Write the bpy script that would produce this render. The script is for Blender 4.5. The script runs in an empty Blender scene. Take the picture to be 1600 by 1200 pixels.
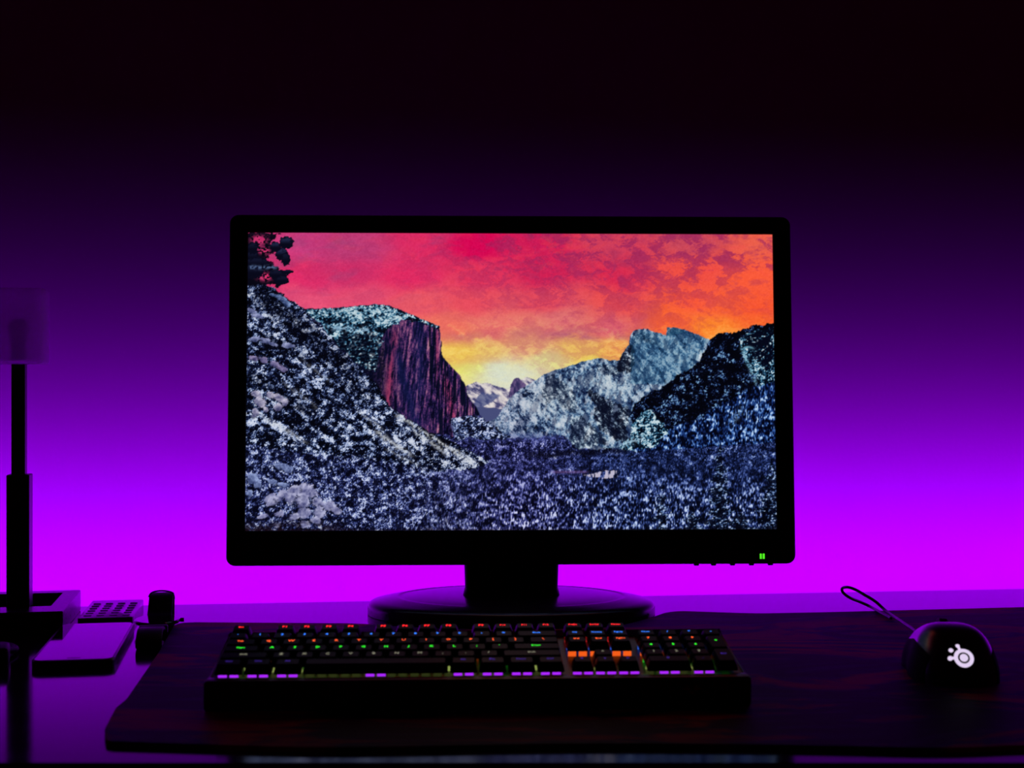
import bpy, bmesh, math, random
import numpy as np
from mathutils import Vector, Matrix
from mathutils.bvhtree import BVHTree

sc = bpy.context.scene
COL = sc.collection

# ---------------------------------------------------------------- camera, world, light, exposure
H = 0.264            # lens height above the desk top
TOP = 0.75           # desk top above the floor
F = 2222.0           # focal length in pixels of the 1600 wide frame
cam_d = bpy.data.cameras.new('camera')
cam_d.sensor_width = 36.0
cam_d.lens = F / 1600 * 36.0
cam_d.clip_start = 0.05
cam_d.dof.use_dof = True
cam_d.dof.focus_distance = 1.60
cam_d.dof.aperture_fstop = 8.0
cam = bpy.data.objects.new('camera', cam_d)
cam.location = (0, 0, TOP + H)
cam.rotation_euler = (math.radians(90), 0, 0)
COL.objects.link(cam)
sc.camera = cam

world = bpy.data.worlds.new('dark_room')
world.use_nodes = True
world.node_tree.nodes['Background'].inputs[0].default_value = (1.0, 0.0, 0.28, 1)
world.node_tree.nodes['Background'].inputs[1].default_value = 0.005
sc.world = world

sc.view_settings.view_transform = 'Standard'
sc.view_settings.look = 'None'
sc.view_settings.exposure = 0
sc.view_settings.gamma = 1
sc.view_settings.use_curve_mapping = False

WALL_SLOPE = 0.124   # the wall and desk back run away from the lens to the right
EDGE_D = 1.752       # back edge of the desk straight ahead
GAP = 0.25           # space between desk and wall
YAW = math.atan(WALL_SLOPE)

# violet light of the LED strip fixed along the back edge of the desk
ld = bpy.data.lights.new('strip_light', 'AREA')
ld.shape = 'RECTANGLE'
ld.size = 3.0
ld.size_y = 0.012
ld.spread = math.radians(140)
ld.color = (0.375, 0.0, 1.0)
ld.energy = 7.6
strip_light = bpy.data.objects.new('strip_light', ld)
strip_light.location = (0, EDGE_D + 0.006, TOP - 0.012)
strip_light.rotation_euler = (math.radians(90), 0, YAW)
COL.objects.link(strip_light)

# ---------------------------------------------------------------- helpers
def P(px, py, z=0.0, d=None):
    """World point seen at photo pixel (px, py): z metres above the desk, or at depth d."""
    if d is None:
        d = (H - z) * F / (py - 600.0)
        return Vector(((px - 800.0) * d / F, d, TOP + z))
    return Vector(((px - 800.0) * d / F, d, TOP + H - (py - 600.0) * d / F))

def mat(name, col, rough=0.5, metal=0.0, spec=0.5, emit=None, estr=0.0, bump=0.0, bscale=200.0, coat=0.0, transmission=0.0, vary=0.0):
    m = bpy.data.materials.new(name)
    m.use_nodes = True
    nt = m.node_tree
    b = nt.nodes['Principled BSDF']
    b.inputs['Base Color'].default_value = (*col, 1)
    b.inputs['Roughness'].default_value = rough
    b.inputs['Metallic'].default_value = metal
    b.inputs['Specular IOR Level'].default_value = spec
    b.inputs['Coat Weight'].default_value = coat
    b.inputs['Transmission Weight'].default_value = transmission
    if emit:
        b.inputs['Emission Color'].default_value = (*emit, 1)
        b.inputs['Emission Strength'].default_value = estr
    tc = nt.nodes.new('ShaderNodeTexCoord')
    nz = nt.nodes.new('ShaderNodeTexNoise')
    nz.inputs['Scale'].default_value = bscale
    nz.inputs['Detail'].default_value = 4
    nt.links.new(tc.outputs['Object'], nz.inputs['Vector'])
    mr = nt.nodes.new('ShaderNodeMapRange')
    mr.inputs['To Min'].default_value = max(0.0, rough - vary - 0.02)
    mr.inputs['To Max'].default_value = min(1.0, rough + vary + 0.02)
    nt.links.new(nz.outputs['Fac'], mr.inputs['Value'])
    nt.links.new(mr.outputs['Result'], b.inputs['Roughness'])
    if bump > 0:
        bp = nt.nodes.new('ShaderNodeBump')
        bp.inputs['Strength'].default_value = bump
        bp.inputs['Distance'].default_value = 0.001
        nt.links.new(nz.outputs['Fac'], bp.inputs['Height'])
        nt.links.new(bp.outputs['Normal'], b.inputs['Normal'])
    return m

def put(name, bm, m, parent=None, loc=(0, 0, 0), rot=(0, 0, 0), smooth=False, kind=None, angle=35):
    me = bpy.data.meshes.new(name)
    bmesh.ops.recalc_face_normals(bm, faces=bm.faces)
    bm.to_mesh(me)
    bm.free()
    me.materials.append(m)
    if smooth:
        for p in me.polygons:
            p.use_smooth = True
        me.set_sharp_from_angle(angle=math.radians(angle))
    o = bpy.data.objects.new(name, me)
    o.location = loc
    o.rotation_euler = rot
    if parent is not None:
        o.parent = parent
    if kind:
        o['kind'] = kind
    COL.objects.link(o)
    return o

def thing(name, label, cat, loc=(0, 0, 0), rot=(0, 0, 0), group=None):
    o = bpy.data.objects.new(name, None)
    o.empty_display_size = 0.05
    o.location = loc
    o.rotation_euler = rot
    o['label'] = label
    o['category'] = cat
    if group:
        o['group'] = group
    COL.objects.link(o)
    return o

def box(bm, x0, x1, y0, y1, z0, z1, bev=0.0, seg=2, mtx=None):
    r = bmesh.ops.create_cube(bm, size=1)
    vs = r['verts']
    for v in vs:
        v.co = Vector(((x0 + x1) / 2 + v.co.x * (x1 - x0), (y0 + y1) / 2 + v.co.y * (y1 - y0), (z0 + z1) / 2 + v.co.z * (z1 - z0)))
    if bev > 0:
        es = list({e for v in vs for e in v.link_edges})
        rr = bmesh.ops.bevel(bm, geom=es, offset=bev, segments=seg, affect='EDGES', profile=0.5)
        vs = list({v for f in rr['faces'] for v in f.verts} | {v for v in vs if v.is_valid})
    if mtx is not None:
        bmesh.ops.transform(bm, matrix=mtx, verts=vs)
    return vs

def bbox_bm(*a, **k):
    bm = bmesh.new()
    box(bm, *a, **k)
    return bm

def prism(bm, pts, z0, z1, bev=0.0, seg=2):
    """Closed outline pts (x, y) extruded from z0 to z1."""
    lo = [bm.verts.new((x, y, z0)) for x, y in pts]
    hi = [bm.verts.new((x, y, z1)) for x, y in pts]
    n = len(pts)
    fb = bm.faces.new(lo[::-1])
    ft = bm.faces.new(hi)
    for i in range(n):
        bm.faces.new((lo[i], lo[(i + 1) % n], hi[(i + 1) % n], hi[i]))
    if bev > 0:
        bmesh.ops.bevel(bm, geom=list(ft.edges), offset=bev, segments=seg, affect='EDGES', profile=0.5)
    return bm

def rrect(x0, x1, y0, y1, r, n=6):
    out = []
    for cx, cy, a0 in ((x1 - r, y1 - r, 0), (x0 + r, y1 - r, 90), (x0 + r, y0 + r, 180), (x1 - r, y0 + r, 270)):
        for k in range(n + 1):
            a = math.radians(a0 + 90 * k / n)
            out.append((cx + r * math.cos(a), cy + r * math.sin(a)))
    return out

def smooth_path(pts, n=8):
    """Catmull-Rom through pts."""
    p = [pts[0]] + list(pts) + [pts[-1]]
    out = []
    for i in range(1, len(p) - 2):
        for k in range(n):
            t = k / n
            a, b, c, d = p[i - 1], p[i], p[i + 1], p[i + 2]
            out.append(0.5 * ((2 * b) + (c - a) * t + (2 * a - 5 * b + 4 * c - d) * t * t + (3 * b - a - 3 * c + d) * t ** 3))
    out.append(p[-2].copy())
    return out

def tube(bm, path, r, n=10):
    rings = []
    for i, q in enumerate(path):
        a = path[max(i - 1, 0)]; b = path[min(i + 1, len(path) - 1)]
        t = (b - a).normalized()
        u = t.cross(Vector((0, 0, 1)))
        if u.length < 1e-4:
            u = t.cross(Vector((1, 0, 0)))
        u.normalize()
        w = t.cross(u).normalized()
        rr = r[i] if isinstance(r, list) else r
        rings.append([bm.verts.new(q + (u * math.cos(2 * math.pi * k / n) + w * math.sin(2 * math.pi * k / n)) * rr) for k in range(n)])
    for A, B in zip(rings, rings[1:]):
        for k in range(n):
            bm.faces.new((A[k], A[(k + 1) % n], B[(k + 1) % n], B[k]))
    bm.faces.new(rings[0][::-1])
    bm.faces.new(rings[-1])
    return bm

def text_bm(s, size, depth=0.0002, align='CENTER'):
    cu = bpy.data.curves.new('lettering', 'FONT')
    cu.body = s
    cu.size = size
    cu.align_x = align
    cu.align_y = 'CENTER'
    cu.resolution_u = 1
    cu.extrude = depth
    o = bpy.data.objects.new('lettering', cu)
    COL.objects.link(o)
    dg = bpy.context.evaluated_depsgraph_get()
    me = bpy.data.meshes.new_from_object(o.evaluated_get(dg))
    bm = bmesh.new()
    bm.from_mesh(me)
    bpy.data.objects.remove(o)
    bpy.data.curves.remove(cu)
    bpy.data.meshes.remove(me)
    return bm

# ---------------------------------------------------------------- materials
M_wall = mat('painted_wall', (0.72, 0.70, 0.74), 0.75, bump=0.35, bscale=160, spec=0.25)
M_floor = mat('dark_floor', (0.05, 0.04, 0.04), 0.5)
M_desk = mat('gloss_dark_desk', (0.012, 0.008, 0.016), 0.10, spec=0.48, bump=0.02, bscale=30, vary=0.02)
M_black = mat('black_plastic', (0.006, 0.006, 0.008), 0.42, spec=0.35)
M_bezel = mat('matt_black_bezel', (0.005, 0.005, 0.007), 0.5, spec=0.3)
M_gloss = mat('gloss_black_plastic', (0.012, 0.010, 0.016), 0.14, vary=0.02)
M_foot = mat('satin_black_plastic', (0.02, 0.016, 0.024), 0.20, vary=0.02)
M_metal = mat('black_painted_metal', (0.008, 0.008, 0.012), 0.32, spec=0.5)
M_key = mat('keycap_plastic', (0.004, 0.004, 0.005), 0.40, spec=0.04)
M_case = mat('keyboard_case', (0.02, 0.012, 0.014), 0.34, spec=0.3, bump=0.05, bscale=900)
M_rubber = mat('black_rubber', (0.008, 0.008, 0.01), 0.55, spec=0.3)
M_cable = mat('cable_sheath', (0.03, 0.025, 0.035), 0.38)
M_mouse = mat('mouse_shell', (0.006, 0.006, 0.008), 0.26, spec=0.6)
M_watch = mat('polished_dark_glass', (0.012, 0.010, 0.016), 0.05, spec=0.9)
M_grip = mat('grip_rubber', (0.005, 0.005, 0.006), 0.7, spec=0.04)
M_frost = mat('frosted_glass', (0.85, 0.83, 0.9), 0.42, transmission=0.0, spec=0.4)
def frosted():
    nt = M_frost.node_tree
    b = nt.nodes['Principled BSDF']
    out = nt.nodes['Material Output']
    tr = nt.nodes.new('ShaderNodeBsdfTranslucent')
    tr.inputs[0].default_value = (0.95, 0.92, 0.97, 1)
    tp = nt.nodes.new('ShaderNodeBsdfTransparent')
    tp.inputs[0].default_value = (0.97, 0.95, 0.97, 1)
    mx = nt.nodes.new('ShaderNodeMixShader'); mx.inputs[0].default_value = 0.55
    m2 = nt.nodes.new('ShaderNodeMixShader'); m2.inputs[0].default_value = 0.46
    nt.links.new(b.outputs[0], mx.inputs[1]); nt.links.new(tr.outputs[0], mx.inputs[2])
    nt.links.new(mx.outputs[0], m2.inputs[1]); nt.links.new(tp.outputs[0], m2.inputs[2])
    nt.links.new(m2.outputs[0], out.inputs[0])
frosted()

def glow(name, col, s):
    m = mat(name, (0.01, 0.01, 0.01), 0.5, emit=col, estr=s)
    m.cycles.emission_sampling = 'FRONT'
    return m

# desk mat: printed swirling grain in dark red and blue
def mat_print():
    m = bpy.data.materials.new('printed_cloth')
    m.use_nodes = True
    nt = m.node_tree
    N = nt.nodes.new; L = nt.links.new
    b = nt.nodes['Principled BSDF']
    b.inputs['Roughness'].default_value = 0.62
    b.inputs['Specular IOR Level'].default_value = 0.06
    tc = N('ShaderNodeTexCoord')
    mp = N('ShaderNodeMapping'); mp.inputs['Scale'].default_value = (1.7, 4.6, 1.0)
    L(tc.outputs['Object'], mp.inputs['Vector'])
    nz = N('ShaderNodeTexNoise'); nz.inputs['Scale'].default_value = 1.6; nz.inputs['Detail'].default_value = 5; nz.inputs['Distortion'].default_value = 2.2
    L(mp.outputs[0], nz.inputs['Vector'])
    wv = N('ShaderNodeMath'); wv.operation = 'MULTIPLY'; wv.inputs[1].default_value = 20
    L(nz.outputs['Fac'], wv.inputs[0])
    sn = N('ShaderNodeMath'); sn.operation = 'SINE'; L(wv.outputs[0], sn.inputs[0])
    cr = N('ShaderNodeValToRGB')
    e = cr.color_ramp.elements
    e[0].position = 0.05; e[0].color = (0.003, 0.002, 0.02, 1)
    e[1].position = 0.9; e[1].color = (0.36, 0.02, 0.02, 1)
    a = e.new(0.4); a.color = (0.014, 0.006, 0.06, 1)
    a = e.new(0.62); a.color = (0.13, 0.008, 0.035, 1)
    mr = N('ShaderNodeMapRange'); mr.inputs['From Min'].default_value = -1; L(sn.outputs[0], mr.inputs['Value'])
    n2 = N('ShaderNodeTexNoise'); n2.inputs['Scale'].default_value = 2.0; n2.inputs['Detail'].default_value = 3
    L(mp.outputs[0], n2.inputs['Vector'])
    mm = N('ShaderNodeMath'); mm.operation = 'MULTIPLY'; L(mr.outputs[0], mm.inputs[0]); L(n2.outputs['Fac'], mm.inputs[1])
    m3 = N('ShaderNodeMath'); m3.operation = 'MULTIPLY'; m3.inputs[1].default_value = 1.7; L(mm.outputs[0], m3.inputs[0])
    L(m3.outputs[0], cr.inputs[0]); L(cr.outputs[0], b.inputs['Base Color'])
    w = N('ShaderNodeTexNoise'); w.inputs['Scale'].default_value = 900
    L(tc.outputs['Object'], w.inputs['Vector'])
    bp = N('ShaderNodeBump'); bp.inputs['Strength'].default_value = 0.3; bp.inputs['Distance'].default_value = 0.0005
    L(w.outputs['Fac'], bp.inputs['Height']); L(bp.outputs[0], b.inputs['Normal'])
    return m
M_print = mat_print()
# ---------------------------------------------------------------- the landscape picture shown on the screen
PW, PH = 829, 467

def paint_wallpaper():
    """A winter valley at sunset as an sRGB array [row from top, column, rgb], drawn with polygons and noise."""
    rng = np.random.RandomState(7)
    tab = rng.rand(257, 257)
    tab[256] = tab[0]; tab[:, 256] = tab[:, 0]
    yy, xx = np.mgrid[0:PH, 0:PW].astype(float)
    yy += 362.0
    X = 388 - (yy - 362) * 3 / 467 + xx / (PW - 1) * (820 + (yy - 362) * 12 / 467)
    Y = yy + (xx / (PW - 1)) * (2 - 5 * (yy - 362) / 467)

    def vn(u, v, s):
        u = u + s * 17.31; v = v + s * 9.77
        iu = np.floor(u).astype(int); iv = np.floor(v).astype(int)
        fu = u - iu; fv = v - iv
        fu = fu * fu * (3 - 2 * fu); fv = fv * fv * (3 - 2 * fv)
        iu %= 256; iv %= 256
        a = tab[iv, iu]; b = tab[iv, iu + 1]; c = tab[iv + 1, iu]; d = tab[iv + 1, iu + 1]
        return (a * (1 - fu) + b * fu) * (1 - fv) + (c * (1 - fu) + d * fu) * fv

    def fbm(u, v, s, o=4, g=0.5):
        t = 0; amp = 1; n = 0
        for k in range(o):
            t = t + amp * vn(u * 2 ** k, v * 2 ** k, s + k * 3); n += amp; amp *= g
        return t / n

    def rot(a, su, sv):
        c, s = math.cos(a), math.sin(a)
        return (X * c + Y * s) / su, (-X * s + Y * c) / sv

    def sm(x, a, b):
        t = np.clip((x - a) / (b - a), 0, 1)
        return t * t * (3 - 2 * t)

    def poly(pts, jag=0.0, seed=1, soft=0.0):
        px = X + (fbm(X / 5, Y / 5, seed, 3) - .5) * jag * 2
        py = Y + (fbm(X / 5, Y / 5, seed + 5, 3) - .5) * jag * 2
        m = np.zeros(X.shape, bool)
        n = len(pts)
        for i in range(n):
            x0, y0 = pts[i]; x1, y1 = pts[(i + 1) % n]
            if y0 == y1:
                continue
            cr = ((y0 > py) != (y1 > py))
            xi = (x1 - x0) * (py - y0) / (y1 - y0) + x0
            m ^= cr & (px < xi)
        m = m.astype(float)
        # one-pixel smoothing
        p = np.pad(m, 1, mode='edge')
        return (p[1:-1, 1:-1] * 4 + p[:-2, 1:-1] + p[2:, 1:-1] + p[1:-1, :-2] + p[1:-1, 2:]) / 8

    def ramp(t, stops):
        xs = [s[0] for s in stops]
        return np.stack([np.interp(t, xs, [s[1][k] for s in stops]) for k in range(3)], -1)

    def over(img, m, col):
        m = m[..., None] if m.ndim == 2 else m
        return img * (1 - m) + col * m

    def C(*c):
        return np.array(c, float) / 255.0

    # ---- sky: smooth blend between hand picked colour points
    pts = [(400, 370, 200, 45, 110), (470, 372, 205, 62, 128), (560, 385, 190, 60, 118), (650, 372, 220, 42, 98),
           (740, 378, 214, 5, 82), (850, 375, 205, 25, 85), (960, 375, 205, 60, 90), (1080, 375, 200, 70, 90), (1200, 372, 235, 95, 75),
           (470, 430, 224, 44, 104), (560, 420, 216, 46, 104), (640, 430, 226, 42, 98), (740, 420, 226, 50, 92), (850, 420, 210, 32, 84),
           (960, 430, 215, 40, 80), (1080, 420, 240, 78, 66), (1190, 430, 250, 90, 58), (480, 470, 236, 84, 122), (560, 465, 226, 76, 112),
           (650, 475, 238, 88, 100), (740, 470, 232, 76, 94), (850, 470, 226, 72, 92), (960, 470, 236, 78, 78), (1080, 470, 249, 88, 58),
           (1190, 480, 248, 86, 50), (700, 510, 240, 112, 96), (780, 510, 232, 112, 108), (870, 505, 222, 108, 112), (950, 510, 218, 92, 108),
           (1060, 500, 250, 100, 52), (1120, 515, 252, 132, 44), (1190, 500, 248, 100, 44),
           (720, 550, 238, 196, 84), (760, 545, 228, 186, 100), (830, 540, 222, 150, 112), (900, 545, 232, 182, 96), (960, 548, 236, 160, 84),
           (735, 575, 232, 232, 96), (785, 575, 212, 222, 196), (860, 562, 224, 222, 142), (930, 558, 232, 214, 90), (800, 595, 205, 214, 205)]
    wsum = 0; sky = 0
    wx = X + (fbm(X / 60, Y / 30, 2) - .5) * 40; wy = Y + (fbm(X / 60, Y / 30, 8) - .5) * 26
    for (a, b, r, g, bl) in pts:
        w = 1.0 / (((wx - a) / 1.6) ** 2 + ((wy - b) * 1.15) ** 2 + 120.0) ** 1.8
        wsum = wsum + w; sky = sky + w[..., None] * C(r, g, bl)
    sky = sky / wsum[..., None]
    cl = fbm(X / 34 + Y / 90, Y / 15, 21, 5, .6)
    cl2 = fbm(X / 16, Y / 9, 33, 5, .62)
    top = sm(Y, 520, 380)
    rt = sm(X, 620, 900)
    puff = fbm((X + cl * 40) / 26, (Y + cl * 30) / 15, 41, 6, .68)
    patch = sm(puff, .45, .60) * (.3 + .7 * rt) * (.25 + .75 * top) * (1 - .5 * sm(X, 1050, 1210) * sm(Y, 400, 440))
    sky = over(sky, patch * .72, C(152, 36, 92))
    patch = sm(cl2 * .6 + cl * .4, .5, .72) * (.25 + .75 * rt) * (.25 + .75 * top)
    sky = over(sky, patch * .5, C(160, 45, 92))
    soft = sm(fbm(X / 70 + Y / 60, Y / 26, 46, 4, .6), .5, .75) * sm(X, 760, 600) * top
    sky = over(sky, soft * .5, C(150, 66, 118))
    glow = sm(puff, .5, .3) * sm(Y, 480, 540) * .35
    sky = over(sky, glow, C(250, 226, 130))
    lit = sm(cl2 * .5 + cl * .5, .5, .28) * (.3 + .7 * rt) * top
    sky = over(sky, lit * .35, C(246, 76, 78))
    band = np.exp(-((Y - 521 - (X - 800) * .03) / 9) ** 2) * np.exp(-((X - 905) / 85) ** 2) * sm(cl, .3, .6)
    sky = over(sky, band * .75, C(176, 84, 116))
    band = np.exp(-((Y - 527) / 8) ** 2) * np.exp(-((X - 725) / 36) ** 2) * sm(cl2, .35, .6)
    sky = over(sky, band * .6, C(196, 98, 108))
    img = sky
    k = np.exp(-((X - 790) / 62) ** 2 - ((Y - 588) / 24) ** 2)
    img = over(img, k * .75, C(216, 222, 202))
    img = img + (fbm(X / 2.2, Y / 2.2, 50, 2) - .5)[..., None] * .05

    fine = vn(X / 1.7, Y / 1.7, 61)
    fine2 = vn(X / 2.6, Y / 2.3, 62)
    mid = fbm(X / 9, Y / 8, 63, 4, .6)

    def speck(bright, contrast=1.0, su=1.7, sv=1.9, seed=70, big=.5):
        xr = X + Y * (.42 if sv < 2.2 else 0); yr = Y - X * (.42 if sv < 2.2 else 0)
        k_ = 0 if sv > 2.2 else 1
        n = vn(xr / su, yr / sv, seed) * .42 + vn((X - k_ * Y * .5) / su / 1.25, (Y + k_ * X * .3) / sv / 1.15, seed + 1) * .36 + vn(xr / 4.5, yr / 4, seed + 2) * .32
        n = (n - .55) * contrast * 1.9 + .47 + (mid - .5) * big * 2.3 + (bright - .5)
        return np.clip(n, 0, 1)

    snowy = [(0, C(5, 6, 16)), (.28, C(14, 18, 40)), (.5, C(52, 66, 110)), (.72, C(128, 148, 192)), (1, C(214, 220, 240))]
    teal = [(0, C(4, 8, 20)), (.3, C(16, 38, 62)), (.55, C(52, 104, 138)), (.8, C(126, 170, 190)), (1, C(196, 214, 222))]
    blue = [(0, C(3, 5, 20)), (.35, C(14, 30, 78)), (.6, C(38, 74, 142)), (.82, C(98, 140, 200)), (1, C(180, 206, 236))]
    violet = [(0, C(6, 6, 22)), (.3, C(24, 26, 66)), (.55, C(62, 66, 132)), (.8, C(128, 132, 192)), (1, C(206, 208, 236))]

    # ---- far peaks at the head of the valley
    m = poly([(724, 606), (731, 601), (744, 597), (752, 600), (760, 598), (772, 602), (782, 605), (792, 608), (803, 606), (812, 594), (822, 589), (832, 592), (840, 600), (840, 660), (724, 660)], 1)
    n = fbm(*rot(.6, 9, 3.5), 90, 4)
    img = over(img, m, ramp(n, [(.3, C(70, 70, 112)), (.45, C(158, 150, 170)), (.6, C(206, 198, 200)), (.8, C(228, 220, 214))]))
    m = poly([(743, 622), (753, 611), (760, 616), (772, 613), (780, 620), (762, 632), (748, 640), (738, 636)], 3, 4)
    img = over(img, m * .7, C(62, 72, 122))
    m = poly([(794, 620), (797, 602), (801, 594), (806, 590), (810, 591), (815, 596), (820, 600), (823, 606), (812, 622)], 1)
    img = over(img, m, ramp(fbm(X / 3, Y / 7, 91), [(.3, C(44, 40, 84)), (.7, C(104, 84, 128))]))
    k = poly([(700, 640), (745, 636), (800, 640), (800, 700), (700, 700)], 1)
    img = over(img, k, C(70, 76, 120))
    # ---- middle pale mountain and the ridge behind it
    mm = [(778, 650), (796, 622), (812, 608), (826, 600), (838, 593), (851, 584), (870, 577), (884, 573), (898, 569), (908, 565), (918, 563), (938, 559), (952, 563), (969, 562),
          (971, 553), (977, 545), (983, 536), (985, 522), (990, 517), (997, 514), (1004, 513), (1011, 514), (1020, 518), (1031, 520), (1041, 524), (1043, 511), (1053, 511), (1061, 513),
          (1070, 515), (1080, 519), (1090, 522), (1100, 527), (1109, 530), (1150, 560), (1215, 600), (1215, 720), (760, 720), (740, 690), (752, 668)]
    m = poly(mm, 1.4, 3)
    big_ = fbm(*rot(.95, 34, 12), 98, 4, .6)
    n = fbm(*rot(.9, 9, 4), 100, 5, .62)
    n = n * .5 + big_ * .3 + fine * .13 + fine2 * .1
    body = ramp(n, [(.33, C(6, 12, 32)), (.42, C(28, 50, 90)), (.5, C(74, 108, 146)), (.58, C(136, 164, 190)), (.7, C(198, 210, 218))])
    img = over(img, m, body)
    face = fbm(X / 7 + Y / 30, Y / 16, 104, 4, .6)
    img = over(img, m * sm(face, .5, .36) * .6, C(18, 30, 66))
    img = over(img, m * sm(face, .56, .72) * .55, C(206, 212, 220))
    img = over(img, m * sm(X, 900, 800) * sm(n, .35, .6) * .45, C(196, 192, 212))
    pale = np.exp(-((X - 845) / 42) ** 2 - ((Y - 625) / 28) ** 2) + .8 * np.exp(-((X - 950) / 50) ** 2 - ((Y - 596) / 22) ** 2)
    img = over(img, m * np.clip(pale, 0, 1) * .42 * sm(n, .36, .56), C(206, 214, 214))
    # steep dark faces on it
    for pts_, a in (([(969, 562), (976, 546), (985, 538), (990, 548), (992, 568), (985, 584), (972, 580), (962, 578)], .85),
                    ([(986, 524), (996, 516), (1012, 520), (1026, 530), (1034, 540), (1018, 540), (1004, 530), (990, 540)], .3),
                    ([(850, 590), (858, 584), (884, 600), (898, 618), (902, 648), (884, 640), (868, 622), (852, 634), (846, 612)], .45),
                    ([(914, 604), (926, 612), (944, 622), (968, 632), (984, 640), (980, 668), (986, 694), (962, 688), (938, 672), (926, 650), (930, 634)], .82),
                    ([(930, 566), (950, 572), (968, 570), (980, 582), (960, 588), (944, 584), (930, 576)], .4),
                    ([(888, 656), (908, 650), (930, 668), (952, 690), (926, 700), (898, 704), (890, 690)], .55)):
        k = poly(pts_, 5, 12)
        img = over(img, k * a * sm(n, .68, .48), C(6, 8, 24))
    k = poly([(1043, 512), (1056, 512), (1070, 518), (1052, 524), (1042, 524)], 2, 3)
    img = over(img, k * .5, C(10, 40, 66))
    # teal tint of the sunlit-side rock
    tt = poly([(985, 530), (1000, 514), (1042, 524), (1052, 511), (1109, 530), (1080, 580), (1040, 600), (985, 600)], 3, 6)
    img = over(img, tt * .3, C(40, 104, 140))
    # ---- dark wooded ridge at the right
    rd = [(1109, 531), (1123, 521), (1132, 519), (1143, 520), (1154, 517), (1166, 514), (1172, 510), (1180, 506), (1187, 508), (1194, 507), (1202, 504), (1222, 503), (1222, 700), (1060, 700),
          (1020, 690), (991, 668), (985, 650), (988, 636), (1002, 622), (1020, 612), (1039, 603), (1048, 595), (1062, 584), (1081, 576), (1095, 562), (1102, 546)]
    m = poly(rd, 3, 14)
    s = speck(.18, 1.0, 1.6, 1.9, 110, .9)
    img = over(img, m, ramp(s, [(0, C(3, 4, 12)), (.4, C(8, 12, 34)), (.7, C(42, 70, 120)), (1, C(120, 160, 190))]))
    k = poly([(1156, 530), (1166, 522), (1185, 516), (1212, 510), (1222, 508), (1222, 640), (1200, 620), (1186, 592), (1170, 572), (1160, 552)], 4, 16)
    s = speck(.36, 1.1, 1.6, 2.0, 112, .9)
    img = over(img, k, ramp(s, teal))
    k = poly([(1162, 534), (1176, 520), (1196, 516), (1210, 520), (1212, 560), (1200, 580), (1180, 560), (1172, 544)], 5, 18)
    img = over(img, k * sm(fine2, .9, .5), C(4, 7, 24))
    streak = np.exp(-((X - (1162 + (Y - 548) * .42)) / 3.0) ** 2) * sm(Y, 536, 552) * sm(Y, 620, 590)
    img = over(img, streak * sm(fine, .2, .6) * .8, C(120, 172, 196))
    ledge = np.exp(-((Y - (545 - (X - 1166) * .1 - 3 * np.sin((X - 1160) / 6))) / 2.0) ** 2) * sm(X, 1158, 1164) * sm(X, 1184, 1176)
    img = over(img, ledge * .75, C(120, 176, 196))
    # blue lit forest below the ridge on the right
    k = poly([(1040, 674), (1060, 664), (1085, 658), (1100, 652), (1120, 636), (1143, 624), (1160, 612), (1180, 604), (1222, 596), (1222, 760), (980, 760), (990, 700), (1010, 680)], 5, 20)
    s = speck(.36, 1.1, 1.4, 3.2, 120, .6)
    img = over(img, k, ramp(s, blue))
    k = np.exp(-((X - 1152 - (650 - Y) * .6) / 7) ** 2) * np.exp(-((Y - 650) / 14) ** 2)
    img = over(img, k * .6 * sm(fine, .3, .6), C(142, 182, 220))
    # rugged knoll in the middle
    k = poly([(992, 655), (1012, 640), (1020, 642), (1034, 660), (1046, 672), (1020, 700), (1000, 700), (984, 706), (968, 700), (980, 690)], 5, 23)
    s = speck(.5, 1.3, 1.8, 1.8, 123, .8)
    img = over(img, k, ramp(s, teal))
    k = np.exp(-((Y - (694 - (X - 970) * .28)) / 5) ** 2) * sm(X, 962, 975) * sm(X, 1012, 998)
    img = over(img, k * .8 * sm(fine2, .2, .55), C(160, 194, 216))

    # ---- big granite cliff on the left
    ec = [(470, 483), (482, 482), (496, 482), (508, 481), (519, 482), (530, 480), (541, 479), (558, 478), (575, 476), (597, 475), (608, 478), (620, 482), (631, 487), (642, 491), (654, 497), (665, 501),
          (676, 506), (685, 510), (687, 522), (688, 538), (689, 553), (693, 561), (699, 567), (708, 577), (718, 587), (727, 604), (731, 620), (738, 630), (744, 637), (749, 649), (730, 650), (704, 652),
          (704, 666), (708, 682), (690, 690), (560, 650), (470, 540)]
    m = poly(ec, 1.6, 30)
    cliff = fbm(X / 4.2 + Y / 40, Y / 34, 130, 4, .6) * .7 + fine * .12 + vn(X / 2.2, Y / 9, 131) * .18
    cc = ramp(cliff, [(.34, C(6, 6, 26)), (.44, C(24, 20, 60)), (.52, C(64, 36, 88)), (.6, C(118, 66, 112)), (.72, C(172, 116, 140))])
    dk = sm(X, 640, 575) * .75
    cc = over(cc, dk, C(8, 12, 40))
    red = (np.exp(-((X - (612 - (Y - 560) * .10)) / 6) ** 2) * sm(Y, 500, 540) + np.exp(-((X - (690 + (Y - 560) * .18)) / 6) ** 2) * sm(Y, 570, 610) + .7 * np.exp(-((X - 682) / 3.2) ** 2) * sm(Y, 505, 525) * sm(Y, 620, 560))
    cc = over(cc, np.clip(red, 0, 1) * .6 * sm(cliff, .3, .55), C(190, 58, 96))
    bl = np.exp(-((X - (632 + (Y - 600) * .30)) / 9) ** 2) * sm(Y, 520, 570) + .8 * np.exp(-((X - 655) / 8) ** 2) * sm(Y, 640, 600)
    cc = over(cc, np.clip(bl, 0, 1) * .5, C(22, 30, 86))
    img = over(img, m, cc)
    # snow cap
    img = over(img, m * sm(X, 600, 560) * sm(Y, 500, 560) * .6, C(8, 12, 44))
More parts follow.
